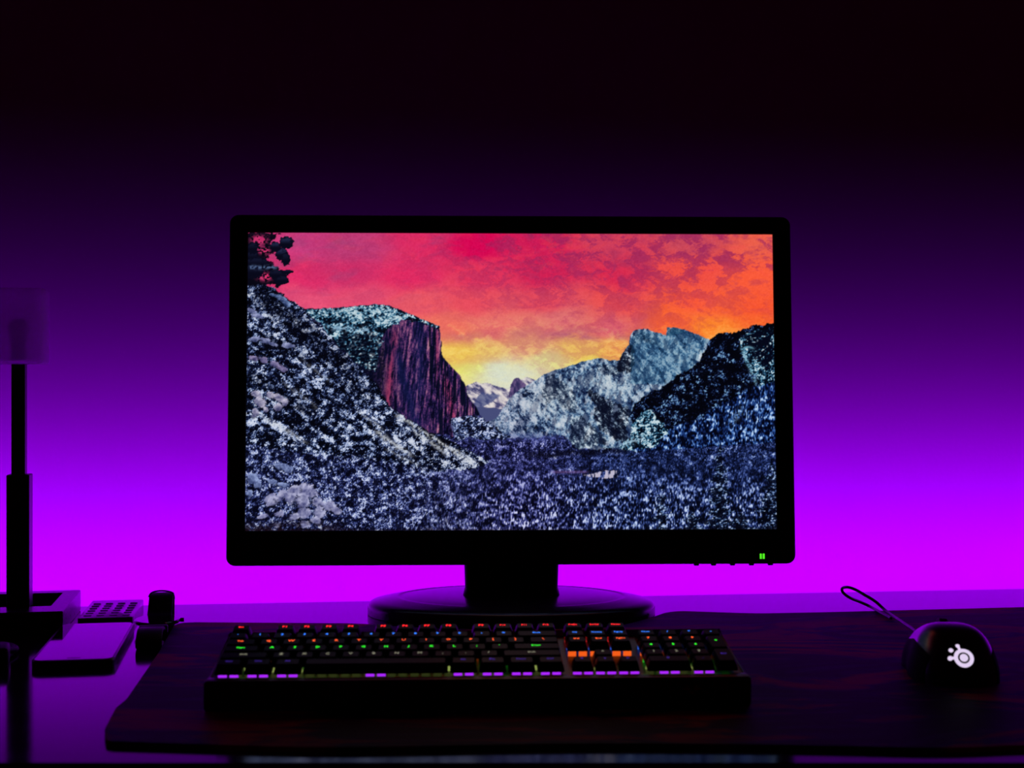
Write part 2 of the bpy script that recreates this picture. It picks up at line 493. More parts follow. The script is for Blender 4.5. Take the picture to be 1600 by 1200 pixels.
    cap = poly([(468, 483), (500, 481), (519, 481), (541, 478), (575, 475), (597, 474), (620, 481), (642, 490), (665, 500), (688, 510), (688, 514), (668, 508), (646, 502), (628, 500), (608, 512), (598, 524),
                (592, 544), (586, 580), (560, 572), (528, 540), (500, 505), (474, 492)], 5, 33)
    s = speck(.36, 1.15, 2.1, 1.8, 134, 1.0)
    img = over(img, m * cap, ramp(s, teal))
    k = m * poly([(474, 484), (519, 482), (575, 477), (600, 476), (624, 486), (640, 494), (616, 502), (596, 508), (574, 500), (552, 506), (530, 500), (505, 494), (486, 496)], 5, 35)
    s = speck(.62, 1.0, 2.4, 1.6, 136, .9)
    img = over(img, k * .85, ramp(s, teal))
    k = m * np.exp(-((Y - (516 - np.abs(X - 560) * .12)) / 5) ** 2) * sm(X, 500, 520) * sm(X, 592, 575)
    img = over(img, k * sm(fine2, .3, .6) * .8, C(150, 184, 210))
    k = m * poly([(528, 524), (560, 520), (592, 520), (600, 560), (596, 618), (580, 600), (548, 570), (524, 545)], 5, 37)
    img = over(img, k * .7 * sm(fine2, .85, .45), C(5, 7, 24))
    # rim trees of the cliff
    tr = m * (vn(X / 1.6, Y / 50, 140) > .62) * (1 - poly([(x, y + 3.2) for x, y in ec[:16]] + [(676, 720), (470, 720)], 0))
    img = over(img, tr * .85, C(6, 10, 30))

    # ---- valley floor
    vf = poly([(380, 668), (700, 678), (716, 684), (730, 650), (749, 649), (764, 668), (790, 684), (830, 684), (880, 680), (900, 700), (940, 702), (966, 700), (1000, 706), (1222, 690), (1222, 840), (380, 840)], 3, 40)
    far = sm(Y, 790, 690)
    s = speck(.42, 1.2, 1.3, 3.3, 150, .6) * (1 - far) + speck(.40, .8, 1.2, 1.9, 152, .35) * far
    vcol = ramp(s, violet)
    bcol = ramp(s, [(0, C(4, 6, 20)), (.35, C(16, 26, 64)), (.6, C(48, 66, 128)), (.82, C(108, 130, 188)), (1, C(190, 206, 236))])
    rr = sm(X, 800, 1000)[..., None]
    img = over(img, vf, vcol * (1 - rr) + bcol * rr)
    k = np.exp(-((Y - 683) / 6) ** 2) * sm(X, 700, 740) * sm(X, 900, 860)
    img = over(img, k * .4, C(66, 78, 150))
    k = np.exp(-((Y - (712 - (X - 820) * .055 + 2 * np.sin(X / 9))) / 4) ** 2) * sm(X, 812, 835) * sm(X, 985, 960)
    img = over(img, k * .92 * sm(fine, 1.0, .35), C(6, 6, 20))
    k = poly([(911, 742), (930, 738), (950, 735), (966, 734), (968, 745), (950, 747), (925, 745)], 2.5, 42)
    img = over(img, k * sm(vn(X / 2, Y / 6, 43), .15, .5) * .9, C(204, 196, 216))
    k = np.exp(-((Y - 737) / 2.2) ** 2) * sm(X, 856, 870) * sm(X, 925, 912)
    img = over(img, k * .55, C(122, 84, 138))
    k = np.exp(-((Y - 735) / 4.5) ** 2) * sm(X, 1015, 1030) * sm(X, 1065, 1050)
    img = over(img, k * .8 * sm(fine2, .9, .4), C(4, 8, 28))
    # rock-strewn fan right of the cliff foot
    k = poly([(704, 655), (730, 650), (752, 652), (776, 668), (798, 684), (760, 688), (732, 682), (712, 690)], 3, 44)
    s = speck(.47, 1.1, 2, 1.6, 154, .6)
    img = over(img, k * .9, ramp(s, snowy))

    # ---- near snowy slope
    ns = [(380, 430), (400, 438), (420, 446), (431, 452), (441, 458), (451, 466), (462, 473), (474, 482), (482, 490), (491, 500), (507, 514), (516, 526), (524, 539), (535, 549), (547, 559), (564, 576),
          (575, 587), (586, 598), (595, 612), (606, 629), (617, 642), (631, 651), (645, 659), (660, 668), (673, 676), (690, 682), (704, 688), (725, 700), (744, 710), (766, 722), (740, 733),
          (700, 735), (640, 745), (560, 745), (480, 740), (380, 735)]
    m = poly(ns, 3.5, 50)
    uu, vv = rot(math.radians(37), 1, 1)
    st = fbm(uu / 46, vv / 8, 160, 4, .55)
    s = speck(.39, 1.05, 1.3, 1.3, 161, 1.0)
    s = np.clip(s + (st - .5) * 1.1, 0, 1)
    near = ramp(s, [(0, C(4, 5, 14)), (.32, C(12, 17, 42)), (.54, C(46, 60, 104)), (.76, C(122, 142, 186)), (1, C(206, 214, 234))])
    img = over(img, m, near)
    warm = m * sm(X, 560, 700) * sm(Y, 640, 680)
    img = over(img, warm * .25 * sm(s, .4, .8)[...], C(204, 200, 196))
    # long snow gullies running down to the right
    for (x0, y0, x1, y1, w, a) in ((616, 646, 742, 727, 3.2, .8), (584, 672, 646, 714, 4.2, .75), (640, 668, 700, 712, 3.0, .7), (556, 640, 600, 672, 2.4, .5),
                                   (418, 656, 482, 694, 4.0, .6), (676, 684, 750, 724, 2.2, .5), (470, 560, 520, 600, 3, .35), (440, 596, 500, 640, 3, .35), (396, 640, 440, 668, 2.5, .5),
                                   (600, 700, 660, 730, 2.4, .4)):
        L = math.hypot(x1 - x0, y1 - y0); cx, cy = (x1 - x0) / L, (y1 - y0) / L
        a_ = (X - x0) * cx + (Y - y0) * cy; b_ = -(X - x0) * cy + (Y - y0) * cx + (fbm(X / 8, Y / 8, 170) - .5) * 7
        k = np.exp(-(b_ / w) ** 2) * sm(a_, -4, 10) * sm(a_, L + 6, L - 14) * sm(fine2, .1, .5)
        img = over(img, m * k * a, C(206, 210, 216))
    # darker bands of trees
    for (x0, y0, rx, ry, a) in ((452, 500, 30, 14, .55), (530, 560, 40, 16, .45), (440, 540, 34, 9, .45), (410, 596, 30, 9, .4), (455, 630, 30, 8, .75), (560, 610, 30, 12, .35), (420, 470, 26, 16, .7), (480, 520, 22, 18, .45)):
        k = np.exp(-(((X - x0) + (Y - y0) * .3) / rx) ** 2 - (((Y - y0) - (X - x0) * .5) / ry) ** 2)
        img = over(img, m * np.clip(k * 1.3, 0, 1) * a * sm(fine2, .95, .35), C(4, 5, 16))
    # lower left woods in front of the slope
    k = poly([(380, 690), (420, 700), (460, 706), (520, 712), (580, 716), (640, 728), (700, 738), (760, 728), (820, 740), (820, 840), (380, 840)], 8, 52)
    s = speck(.40, 1.05, 1.2, 1.9, 180, .8)
    wl = sm(X, 820, 600)
    img = over(img, k * wl * .9, ramp(s, [(0, C(5, 6, 20)), (.32, C(14, 18, 52)), (.58, C(52, 64, 122)), (.8, C(124, 140, 194)), (1, C(204, 212, 236))]))

    # ---- near firs at the lower right
    for (x0, ytop, hw, ybot) in ((1127, 690, 26, 826), (1210, 720, 34, 826), (1085, 790, 22, 830), (1035, 760, 9, 800), (1160, 800, 30, 830)):
        t = np.clip((Y - ytop) / (ybot - ytop), 0, 1)
        w = hw * t ** .8 * (.72 + .28 * np.sin(Y / 2.6 + x0)) + 1
        k = sm(np.abs(X - x0) + (vn(X / 3, Y / 3, 190) - .5) * 12, w + 1.5, w - 3) * (Y > ytop)
        s = speck(.3, 1.25, 2.4, 1.5, 191 + int(x0), .6)
        img = over(img, k * .85, ramp(s, [(0, C(3, 4, 14)), (.42, C(10, 18, 42)), (.7, C(74, 104, 152)), (1, C(184, 204, 230))]))

    # ---- dark snow laden branches at the upper left
    k = poly([(380, 362), (436, 362), (430, 370), (424, 378), (420, 386), (430, 388), (428, 396), (416, 402), (426, 410), (436, 418), (432, 428), (440, 436), (436, 446), (428, 446), (380, 446)], 6, 60)
    gap = sm(fbm(X / 7, Y / 6, 200, 3, .7), .53, .6)
    for (gx, gy, gr) in ((405, 374, 12), (412, 390, 9), (425, 400, 7), (414, 432, 10), (430, 408, 5), (400, 384, 7)):
        k = k * (1 - gap * .0 - np.clip(np.exp(-((X - gx) / gr) ** 2 - ((Y - gy) / (gr * .6)) ** 2) * 1.6, 0, 1) * sm(fine2, .3, .55))
    img = over(img, k, C(7, 7, 20))
    blobs = [(447, 378, 12, 10, 0), (440, 396, 10, 10, 0), (446, 404, 7, 11, 0), (430, 384, 9, 8, 0), (392, 400, 14, 10, 0), (402, 410, 20, 9, 0), (434, 428, 16, 8, 0), (448, 424, 10, 3.5, 0), (440, 437, 12, 7, 0), (394, 386, 9, 10, 0), (396, 424, 18, 12, 0)]
    for (x0, y0, rx, ry, _) in blobs:
        d = ((X - x0) / rx) ** 2 + ((Y - y0) / ry) ** 2 + (fine2 - .5) * .8
        k = sm(d, 1.1, .85)
        img = over(img, k, C(8, 9, 26))
        s = sm(d, .9, .3) * sm(Y, y0 + ry * .3, y0 - ry * .6)
        img = over(img, s * (.45 if y0 < 398 and x0 > 420 else .18), C(60, 74, 122))
    k = np.exp(-((Y - (417 + .5 * np.sin(X / 4))) / 3.2) ** 2) * sm(X, 386, 392) * sm(X, 440, 425) * sm(fine2, .25, .6)
    img = over(img, k * .8, C(96, 122, 164))
    # ---- heavy snow pillows on near branches
    def pillows(lst, c0, c1):
        nonlocal img
        for (x0, y0, rx, ry, ang) in lst:
            ca, sa = math.cos(ang), math.sin(ang)
            dx = (X - x0) * ca + (Y - y0) * sa; dy = -(X - x0) * sa + (Y - y0) * ca
            d = (dx / rx) ** 2 + (dy / ry) ** 2 + (fbm(X / 5, Y / 5, 210, 3, .8) - .5) * 1.9
            img = over(img, sm(d + fine * .8, 2.2, 1.3) * .5 * sm(dy, -1, 3), C(5, 6, 18))
            sh = np.clip(.6 - dy / ry * .35 + (fine2 - .5) * .4 + (fbm(X / 6, Y / 6, 215) - .5) * 1.2, 0, 1)[..., None]
            img = over(img, sm(d, 1.15, .6) * .92, c0 * (1 - sh) + c1 * sh)
    pillows([(440, 466, 11, 4, .5), (448, 474, 7, 5, .6), (428, 461, 7, 3, .3)], C(30, 44, 84), C(128, 152, 200))
    pillows([(400, 530, 10, 4, -.1), (415, 532, 10, 5, .2), (428, 538, 8, 4, .3), (450, 540, 11, 4, .1), (394, 486, 9, 4, .4), (404, 494, 10, 4, .2)], C(48, 56, 100), C(158, 164, 206))
    pillows([(397, 560, 8, 4, .2), (412, 562, 8, 5, .5), (432, 570, 10, 5, .4), (442, 576, 8, 5, .6)], C(54, 52, 96), C(160, 148, 190))
    pillows([(402, 616, 9, 5, .2), (408, 630, 10, 8, .9), (400, 644, 6, 8, .2), (424, 618, 9, 5, .4), (438, 622, 11, 6, .5), (436, 636, 9, 6, -.4), (446, 628, 6, 7, .2), (416, 640, 4, 5, 0)], C(70, 70, 112), C(196, 190, 212))
    pillows([(438, 728, 12, 6, .2), (450, 732, 10, 6, .4), (396, 748, 8, 9, .6), (404, 756, 6, 8, 0), (428, 752, 9, 4, .2), (442, 757, 12, 4, .1), (392, 770, 5, 6, 0)], C(44, 54, 100), C(150, 166, 212))
    pillows([(468, 764, 22, 9, -.25), (484, 768, 14, 10, .5), (426, 780, 12, 9, -.7), (440, 774, 12, 8, -.3), (455, 778, 10, 9, .2), (474, 782, 12, 14, .4), (498, 784, 12, 9, .7), (516, 790, 13, 8, .2), (526, 796, 8, 6, .4),
             (500, 800, 10, 9, 1.0), (476, 800, 9, 11, 1.3), (438, 802, 6, 8, 1.2), (460, 806, 6, 9, 1.3), (412, 806, 9, 4, -.3), (495, 812, 9, 6, .3), (478, 818, 7, 8, 1.4), (434, 820, 5, 6, 1.2)], C(66, 68, 118), C(184, 184, 216))
    k = sm(Y, 806, 826) * sm(X, 560, 500) * sm(fbm(X / 9, Y / 5, 220), .7, .4)
    img = over(img, k * .8, C(16, 7, 16))
    k = sm(Y, 823, 829)
    img = over(img, k * .85 * sm(fine, .9, .3), C(26, 12, 22))
    return np.clip(img, 0, 1)
# ---------------------------------------------------------------- the room
def line_y(x, off=0.0):
    return EDGE_D + off + WALL_SLOPE * x

def strip_poly(x0, x1, o0, o1):
    return [(x0, line_y(x0, o0)), (x1, line_y(x1, o0)), (x1, line_y(x1, o1)), (x0, line_y(x0, o1))]

bm = bmesh.new()
prism(bm, strip_poly(-2.6, 2.6, GAP, GAP + 0.12), 0.0, 2.5)
put('wall_back', bm, M_wall, kind='structure')
bm = bmesh.new()
prism(bm, [(-2.6, -1.6), (2.6, -1.6), (2.6, line_y(2.6, GAP + 0.12)), (-2.6, line_y(-2.6, GAP + 0.12))], -0.08, 0.0)
put('floor', bm, M_floor, kind='structure')
bm = bmesh.new()
prism(bm, strip_poly(-2.6, 2.6, GAP - 0.014, GAP), 0.0, 0.08)
put('baseboard_back', bm, M_wall, kind='structure')

# ---------------------------------------------------------------- desk
desk = thing('desk', 'wide glossy dark desk the monitor, keyboard and lamp all stand on', 'desk', (0, 1.3, 0))
def rel(o, v):
    return Vector(v) - o.location
FRONT_D = 0.990
bm = bmesh.new()
prism(bm, [(-1.15, FRONT_D - 1.3), (1.15, FRONT_D - 1.3), (1.15, line_y(1.15) - 1.3), (-1.15, line_y(-1.15) - 1.3)], TOP - 0.028, TOP, 0.0015)
put('tabletop', bm, M_desk, desk)
for lx, ly in ((-1.08, 1.04), (1.08, 1.04), (-1.08, line_y(-1.08) - 0.09), (1.08, line_y(1.08) - 0.09)):
    put('leg', bbox_bm(lx - .025, lx + .025, ly - 1.3 - .025, ly - 1.3 + .025, 0, TOP - .028, .003), M_metal, desk)

# LED strip stuck to the back edge of the desk
led = thing('led_strip', 'violet LED strip fixed along the back edge of the desk', 'light strip', (0, EDGE_D + 0.0015, TOP - 0.020), (0, 0, YAW))
put('strip_tape', bbox_bm(-1.1, 1.1, -0.001, 0.001, -0.004, 0.004), M_black, led)
M_led = glow('violet_led', (0.40, 0.0, 1.0), 3.0)
bm = bmesh.new()
for k in range(100):
    x = -1.09 + k * 0.022
    box(bm, x - .0025, x + .0025, 0.001, 0.002, -0.002, 0.002)
put('emitters', bm, M_led, led, kind='stuff')

# ---------------------------------------------------------------- desk mat
def round_poly(pts, r_list, n=6):
    out = []
    m = len(pts)
    for i in range(m):
        p = Vector(pts[i]); a = Vector(pts[i - 1]); b = Vector(pts[(i + 1) % m]); r = r_list[i]
        if r <= 0:
            out.append((p.x, p.y)); continue
        p0 = p + (a - p).normalized() * r; p1 = p + (b - p).normalized() * r
        for k in range(n + 1):
            t = k / n
            q = p0 * (1 - t) ** 2 + p * 2 * t * (1 - t) + p1 * t * t
            out.append((q.x, q.y))
    return out
MT = 0.004
fl = P(166, 1158, MT); l1 = P(163, 1140, MT); l2 = P(181, 1106, MT); l3 = P(198, 1092, MT); l4 = P(249, 1018, MT); bl = P(275, 972, MT)
b1 = P(560, 974, MT); c1 = P(640, 980, MT); c2 = P(800, 985, MT); c3 = P(960, 980, MT); b2 = P(1015, 966, MT); b25 = P(1040, 957, MT); b3 = P(1062, 954.5, MT); b4 = P(1180, 958.5, MT); b5 = P(1290, 956.5, MT); b6 = P(1600, 948.5, MT)
b7 = Vector((b6.x + .18, b6.y + .02, 0)); f3 = P(1600, 1163, MT) + Vector((.25, 0, 0)); f2 = P(1480, 1169, MT); f1 = P(1240, 1163, MT); f0 = P(900, 1161, MT); fa = P(500, 1168, MT)
pts = [fl, fa, f0, f1, f2, P(1600, 1163, MT), f3, b7, b6, b5, b4, b3, b25, b2, c3, c2, c1, b1, bl, l4, l3, l2, l1]
rl = [.005, .05, .05, .05, .03, .02, .02, .02, .03, .03, .02, .008, .01, .01, .02, .03, .02, .02, .022, .02, .01, .005, .006]
mo = Vector((0.1, 1.3, 0))
mat_out = round_poly([(p.x - mo.x, p.y - mo.y) for p in pts], rl)
bm = bmesh.new()
prism(bm, mat_out, 0.0, MT, 0.001)
o = put('desk_mat', bm, M_print, loc=(mo.x, mo.y, TOP))
o['label'] = 'large dark cloth desk mat with red and blue swirled grain print under keyboard'
o['category'] = 'desk mat'

# ---------------------------------------------------------------- monitor
# panel frame: local x to the right, local y up the panel, local z towards the viewer
MD = 1.604
base_c = P(799, 600, 0, d=1.640); base_c.z = TOP
mon = thing('monitor', 'black widescreen monitor on oval stand showing snowy valley at sunset', 'monitor', base_c)
tilt = math.radians(4.0)
pyaw = math.atan(0.035)
pb = P(801, 828, d=MD)           # bottom middle of the picture
R = Matrix.Rotation(pyaw, 4, 'Z') @ Matrix.Rotation(math.radians(90) - tilt, 4, 'X')
PM = Matrix.Translation(pb - base_c) @ R
SW, SH = 0.6, 0.3375
def panel(name, bm, m, parent=mon, **k):
    bmesh.ops.transform(bm, matrix=PM, verts=bm.verts)
    return put(name, bm, m, parent, **k)
# bezel ring
bm = bmesh.new()
X0, X1, Y0, Y1 = -SW / 2 - .0205, SW / 2 + .0205, -.0390, SH + .0200
outer = rrect(X0, X1, Y0, Y1, .010, 6)
inner = rrect(-SW / 2, SW / 2, 0, SH, .0005, 6)
n = len(outer)
zf = 0.0035
rings = []
for pts_, z in ((inner, -.001), (inner, zf - .0008), ([(x * 1.0025, y + (y - SH / 2) * .003) for x, y in inner], zf),
                ([(x * .996, (y - SH / 2) * .994 + SH / 2) for x, y in outer], zf), (outer, zf - .0016), (outer, -.022), ([(x * .97, (y - SH / 2) * .955 + SH / 2) for x, y in outer], -.034)):
    rings.append([bm.verts.new((x, y, z)) for x, y in pts_])
for A, B in zip(rings, rings[1:]):
    for k in range(n):
        bm.faces.new((A[k], A[(k + 1) % n], B[(k + 1) % n], B[k]))
bm.faces.new(rings[-1])
bez = panel('bezel', bm, M_bezel, smooth=True)
# rear housing bulge
bm = bmesh.new()
rg = []
for sx, z in ((.92, -.033), (.84, -.046), (.60, -.056)):
    rg.append([bm.verts.new((x * sx, (y - SH / 2) * sx + SH / 2, z)) for x, y in outer])
for A, B in zip(rg, rg[1:]):
    for k in range(n):
        bm.faces.new((A[k], A[(k + 1) % n], B[(k + 1) % n], B[k]))
bm.faces.new(rg[0][::-1]); bm.faces.new(rg[-1])
panel('rear_housing', bm, M_bezel, smooth=True)
# buttons under the lower edge
for px in (1090, 1117, 1147, 1177, 1207):
    lx = (px - 801) * MD / F * 1.0
    panel('button', bbox_bm(lx - .0028, lx + .0028, Y0 - .0022, Y0 + .001, -.008, -.002, .0009), M_bezel, bez)
M_green = glow('green_led', (0.10, 1.0, 0.02), 0.9)
lx = (1192 - 801) * MD / F
bm = bmesh.new()
box(bm, lx - .0028, lx - .0005, -.0335, -.0275, zf - .0003, zf + .0004, .0002, 1)
box(bm, lx + .0005, lx + .0028, -.0335, -.0275, zf - .0003, zf + .0004, .0002, 1)
panel('power_light', bm, M_green, bez)

# the picture: one colour per point of a fine flat grid, given off as light
img = paint_wallpaper()
lin = np.where(img <= 0.04045, img / 12.92, ((img + 0.055) / 1.055) ** 2.4)
gx, gy = np.meshgrid(np.linspace(-SW / 2, SW / 2, PW), np.linspace(SH, 0, PH))
co = np.stack([gx, gy, np.zeros_like(gx)], -1).reshape(-1, 3)
Mx = np.array(PM)
co = co @ Mx[:3, :3].T + Mx[:3, 3]
idx = np.arange(PW * PH).reshape(PH, PW)
quads = np.stack([idx[1:, :-1], idx[1:, 1:], idx[:-1, 1:], idx[:-1, :-1]], -1).reshape(-1, 4)
me = bpy.data.meshes.new('screen')
me.vertices.add(len(co)); me.vertices.foreach_set('co', co.astype(np.float32).ravel())
me.loops.add(quads.size); me.loops.foreach_set('vertex_index', quads.astype(np.int32).ravel())
me.polygons.add(len(quads))
me.polygons.foreach_set('loop_start', np.arange(0, quads.size, 4, dtype=np.int32))
me.update(calc_edges=True)
ca = me.color_attributes.new('picture', 'FLOAT_COLOR', 'POINT')
ca.data.foreach_set('color', np.concatenate([lin.reshape(-1, 3), np.ones((len(co), 1))], 1).astype(np.float32).ravel())
ms = bpy.data.materials.new('lit_screen'); ms.use_nodes = True
nt = ms.node_tree
b = nt.nodes['Principled BSDF']
b.inputs['Base Color'].default_value = (0.004, 0.004, 0.005, 1)
b.inputs['Roughness'].default_value = 0.45
b.inputs['Specular IOR Level'].default_value = 0.2
at = nt.nodes.new('ShaderNodeAttribute'); at.attribute_name = 'picture'
nt.links.new(at.outputs['Color'], b.inputs['Emission Color'])
b.inputs['Emission Strength'].default_value = 1.0
ms.cycles.emission_sampling = 'NONE'
me.materials.append(ms)
scr = bpy.data.objects.new('screen', me)
scr.parent = mon
scr['label'] = 'lit screen showing snowy valley under red sunset sky'
COL.objects.link(scr)

# neck
bm = bmesh.new()
lv = []
for z, w, y0, y1 in ((0.018, .125, -.035, .050), (0.021, .112, -.026, .044), (0.030, .106, -.020, .040), (.07, .110, -.004, .044), (.115, .115, .020, .056), (.22, .115, .034, .066)):
    lv.append([bm.verts.new((x, y, z)) for x, y in rrect(-w / 2, w / 2, y0, y1, .008, 4)])
m_ = len(lv[0])
for A, B in zip(lv, lv[1:]):
    for k in range(m_):
        bm.faces.new((A[k], A[(k + 1) % m_], B[(k + 1) % m_], B[k]))
bm.faces.new(lv[0][::-1]); bm.faces.new(lv[-1])
put('neck', bm, M_bezel, mon, smooth=True)
# oval foot: revolved profile stretched into an ellipse
bm = bmesh.new()
prof = [(1.0, .0005), (1.0, .0090), (.992, .0125), (.97, .0148), (.92, .0166), (.86, .0185), (.80, .0202), (.79, .0204), (.782, .0197), (.76, .0203), (.6, .0224), (.35, .0234), (.12, .0236)]
NS = 72
rg = []
for r_, z in prof:
    rg.append([bm.verts.new((.1655 * r_ * math.cos(2 * math.pi * k / NS), .112 * r_ * math.sin(2 * math.pi * k / NS), z)) for k in range(NS)])
for A, B in zip(rg, rg[1:]):
    for k in range(NS):
        bm.faces.new((A[k], A[(k + 1) % NS], B[(k + 1) % NS], B[k]))
bm.faces.new(rg[0][::-1]); bm.faces.new(rg[-1])
foot = put('foot', bm, M_foot, mon, smooth=True, angle=50)
foot['label'] = 'glossy oval foot'

# ---------------------------------------------------------------- lamp
LD = 1.535
lamp = thing('desk_lamp', 'slim black table lamp with frosted box shade at the left edge', 'lamp', (P(29, 600, d=LD).x, LD, TOP), (0, 0, 0.18))
fr = P(97, 955, .024) - lamp.location; bk = P(127, 921.5, .024) - lamp.location
Rl = Matrix.Rotation(-0.18, 4, 'Z')
frl = Rl @ fr; bkl = Rl @ bk
bx1 = (frl.x + bkl.x) / 2; bx0 = -bx1 - .004
by0, by1 = frl.y, bkl.y
bm = bmesh.new()
def frame_ring(bm, o_, i_, z0, z1):
    a = [bm.verts.new((x, y, z0)) for x, y in o_]; b_ = [bm.verts.new((x, y, z1)) for x, y in o_]
    c = [bm.verts.new((x, y, z1)) for x, y in i_]; d_ = [bm.verts.new((x, y, z0)) for x, y in i_]
    for A, B in ((a, b_), (b_, c), (c, d_), (d_, a)):
        for k in range(4):
            bm.faces.new((A[k], A[(k + 1) % 4], B[(k + 1) % 4], B[k]))
o_ = [(bx0, by0), (bx1, by0), (bx1, by1), (bx0, by1)]
i_ = [(bx0 + .018, by0 + .040), (bx1 - .018, by0 + .040), (bx1 - .018, by1 - .020), (bx0 + .018, by1 - .020)]
frame_ring(bm, o_, i_, 0.0, .024)
bmesh.ops.bevel(bm, geom=bm.edges[:], offset=.0008, segments=1, affect='EDGES')
M_lampbase = mat('satin_black_metal', (0.02, 0.018, 0.026), 0.28, spec=0.5)
base = put('base', bm, M_lampbase, lamp)
# crossbars inside the open base, carrying the pole
bm = bmesh.new()
box(bm, -.004, .004, by0 + .030, by1 - .015, .008, .016, .001, 1, Matrix.Rotation(.0, 4, 'Z'))
put('crossbar', bm, M_lampbase, base)
put('crossbar', bbox_bm(bx0 + .012, bx1 - .012, by0 + .060, by0 + .066, .006, .014, .001, 1), M_lampbase, base)
put('pole_sleeve', bbox_bm(-.0108, .0128, -.012, .013, .018, .1666, .0008, 1), M_metal, lamp)
put('pole', bbox_bm(-.0064, .0078, -.0075, .0075, .150, .2860, .0006, 1), M_metal, lamp)
bm = bmesh.new()
frame = rrect(-.0275, .0285, -.0275, .0285, .003, 4)
def shell(bm, out_pts, t, z0, z1, tb):
    cx = sum(p[0] for p in out_pts) / len(out_pts); cy = sum(p[1] for p in out_pts) / len(out_pts)
    def ins(k): return [(cx + (x - cx) * k, cy + (y - cy) * k) for x, y in out_pts]
    k = 1 - t / .028
    seq = [(ins(.94), z0), (out_pts, z0 + .002), (out_pts, z1 - .001), (ins(.985), z1), (ins(k), z1), (ins(k), z0 + tb)]
    rr = [[bm.verts.new((x, y, z)) for x, y in p] for p, z in seq]
    m = len(out_pts)
    for A, B in zip(rr, rr[1:]):
        for j in range(m):
            bm.faces.new((A[j], A[(j + 1) % m], B[(j + 1) % m], B[j]))
    bm.faces.new(rr[0][::-1]); bm.faces.new(rr[-1])
shell(bm, frame, .003, .2850, .3660, .004)
sh = put('lamp_shade', bm, M_frost, lamp, smooth=True)
sh['label'] = 'frosted glass box shade'
bm = bmesh.new()
bmesh.ops.create_cone(bm, cap_ends=True, segments=20, radius1=.0085, radius2=.0075, depth=.014, matrix=Matrix.Translation((0, 0, .2965)))
put('bulb_socket', bm, M_metal, lamp, smooth=True)
bm = bmesh.new()
bmesh.ops.create_uvsphere(bm, u_segments=20, v_segments=12, radius=1)
for v in bm.verts:
    v.co = Vector((v.co.x * .012 * (1 if v.co.z > 0 else .8), v.co.y * .012 * (1 if v.co.z > 0 else .8), .318 + v.co.z * .017))
put('bulb', bm, mat('milky_bulb', (.35, .33, .36), .3), lamp, smooth=True)

# ---------------------------------------------------------------- phone, calculator, watch, plug
def slab_thing(name, label, cat, fl, fr, br, z, r):
    """Flat slab from top-surface corners (front left, front right, back right)."""
    c = (fl + br) / 2
    ux = (fr - fl); ux.z = 0
    vy = (br - fr); vy.z = 0
    t = thing(name, label, cat, (c.x, c.y, TOP))
    return t, ux, vy
zt = .0085
fl_ = P(50, 1031, zt); fr_ = P(176, 1031, zt); br_ = P(209, 973, zt)
t, ux, vy = slab_thing('smartphone', 'flat black smartphone lying face up in front of the calculator', 'phone', fl_, fr_, br_, zt, .01)
W = ux.length; Lh = vy.length
ang = math.atan2(vy.y, vy.x) - math.pi / 2
t.rotation_euler = (0, 0, ang)
bm = bmesh.new(); prism(bm, rrect(-W / 2, W / 2, -Lh / 2, Lh / 2, .008, 5), .0, zt - .0004, .0022, 3)
put('body', bm, M_metal, t, smooth=True)
bm = bmesh.new(); prism(bm, rrect(-W / 2 + .0022, W / 2 - .0022, -Lh / 2 + .0022, Lh / 2 - .0022, .0065, 5), zt - .0006, zt, .0003, 1)
put('screen_glass', bm, mat('phone_glass', (.012, .01, .018), .06), t)
put('speaker_slot', bbox_bm(-.006, .006, -Lh / 2 + .009, -Lh / 2 + .0102, zt - .0002, zt + .0002), M_rubber, t)

zt = .0095
fl_ = P(122, 965.5, zt); fr_ = P(206.5, 965, zt); br_ = P(223.7, 937.2, zt)
t, ux, vy = slab_thing('calculator', 'small flat calculator with rows of dark keys beside the lamp base', 'calculator', fl_, fr_, br_, zt, .003)
W = ux.length; Lh = vy.length
t.rotation_euler = (0, 0, math.atan2(vy.y, vy.x) - math.pi / 2)
bm = bmesh.new(); prism(bm, rrect(-W / 2, W / 2, -Lh / 2, Lh / 2, .003, 4), .0, zt, .0008, 2)
put('body', bm, mat('silver_grey_plastic', (.10, .09, .12), .22), t, smooth=True)
kb = None
for r_ in range(6):
    for c_ in range(4):
        cx = -W / 2 + W * (c_ + .62) / 4.25; cy = -Lh / 2 + .012 + r_ * (Lh * .80) / 6 + .004
        if kb is None:
            bm = bmesh.new(); prism(bm, rrect(-.0042, .0042, -.0030, .0030, .0024, 4), 0, .0008, .0003, 1)
            kb = put('calculator_key', bm, mat('dull_key_rubber', (.006, .005, .01), .45, spec=.25), t, loc=(cx, cy, zt - .0002))
        else:
            k2 = kb.copy(); k2.location = (cx, cy, zt - .0002); COL.objects.link(k2)

# wristwatch: flat head between two curled strap halves
wp = P(246, 968, .012)
wt = thing('wristwatch', 'black wristwatch with curled strap lying beside the calculator', 'watch', (wp.x, wp.y, TOP), (0, 0, .17))
bm = bmesh.new()
NS = 36
rg = []
for r_, z in ((.55, .008), (.93, .0085), (1, .0100), (1, .0120), (.96, .0130), (.0, .0130)):
    rg.append([bm.verts.new((.0240 * r_ * math.cos(2 * math.pi * k / NS) * (1 + .0 * k), .030 * r_ * math.sin(2 * math.pi * k / NS), z)) for k in range(NS)] if r_ > 0 else [bm.verts.new((0, 0, z))])
for A, B in zip(rg[:-2], rg[1:-1]):
    for k in range(NS):
        bm.faces.new((A[k], A[(k + 1) % NS], B[(k + 1) % NS], B[k]))
for k in range(NS):
    bm.faces.new((rg[-2][k], rg[-2][(k + 1) % NS], rg[-1][0]))
bm.faces.new(rg[0][::-1])
put('watch_case', bm, M_watch, wt, smooth=True)
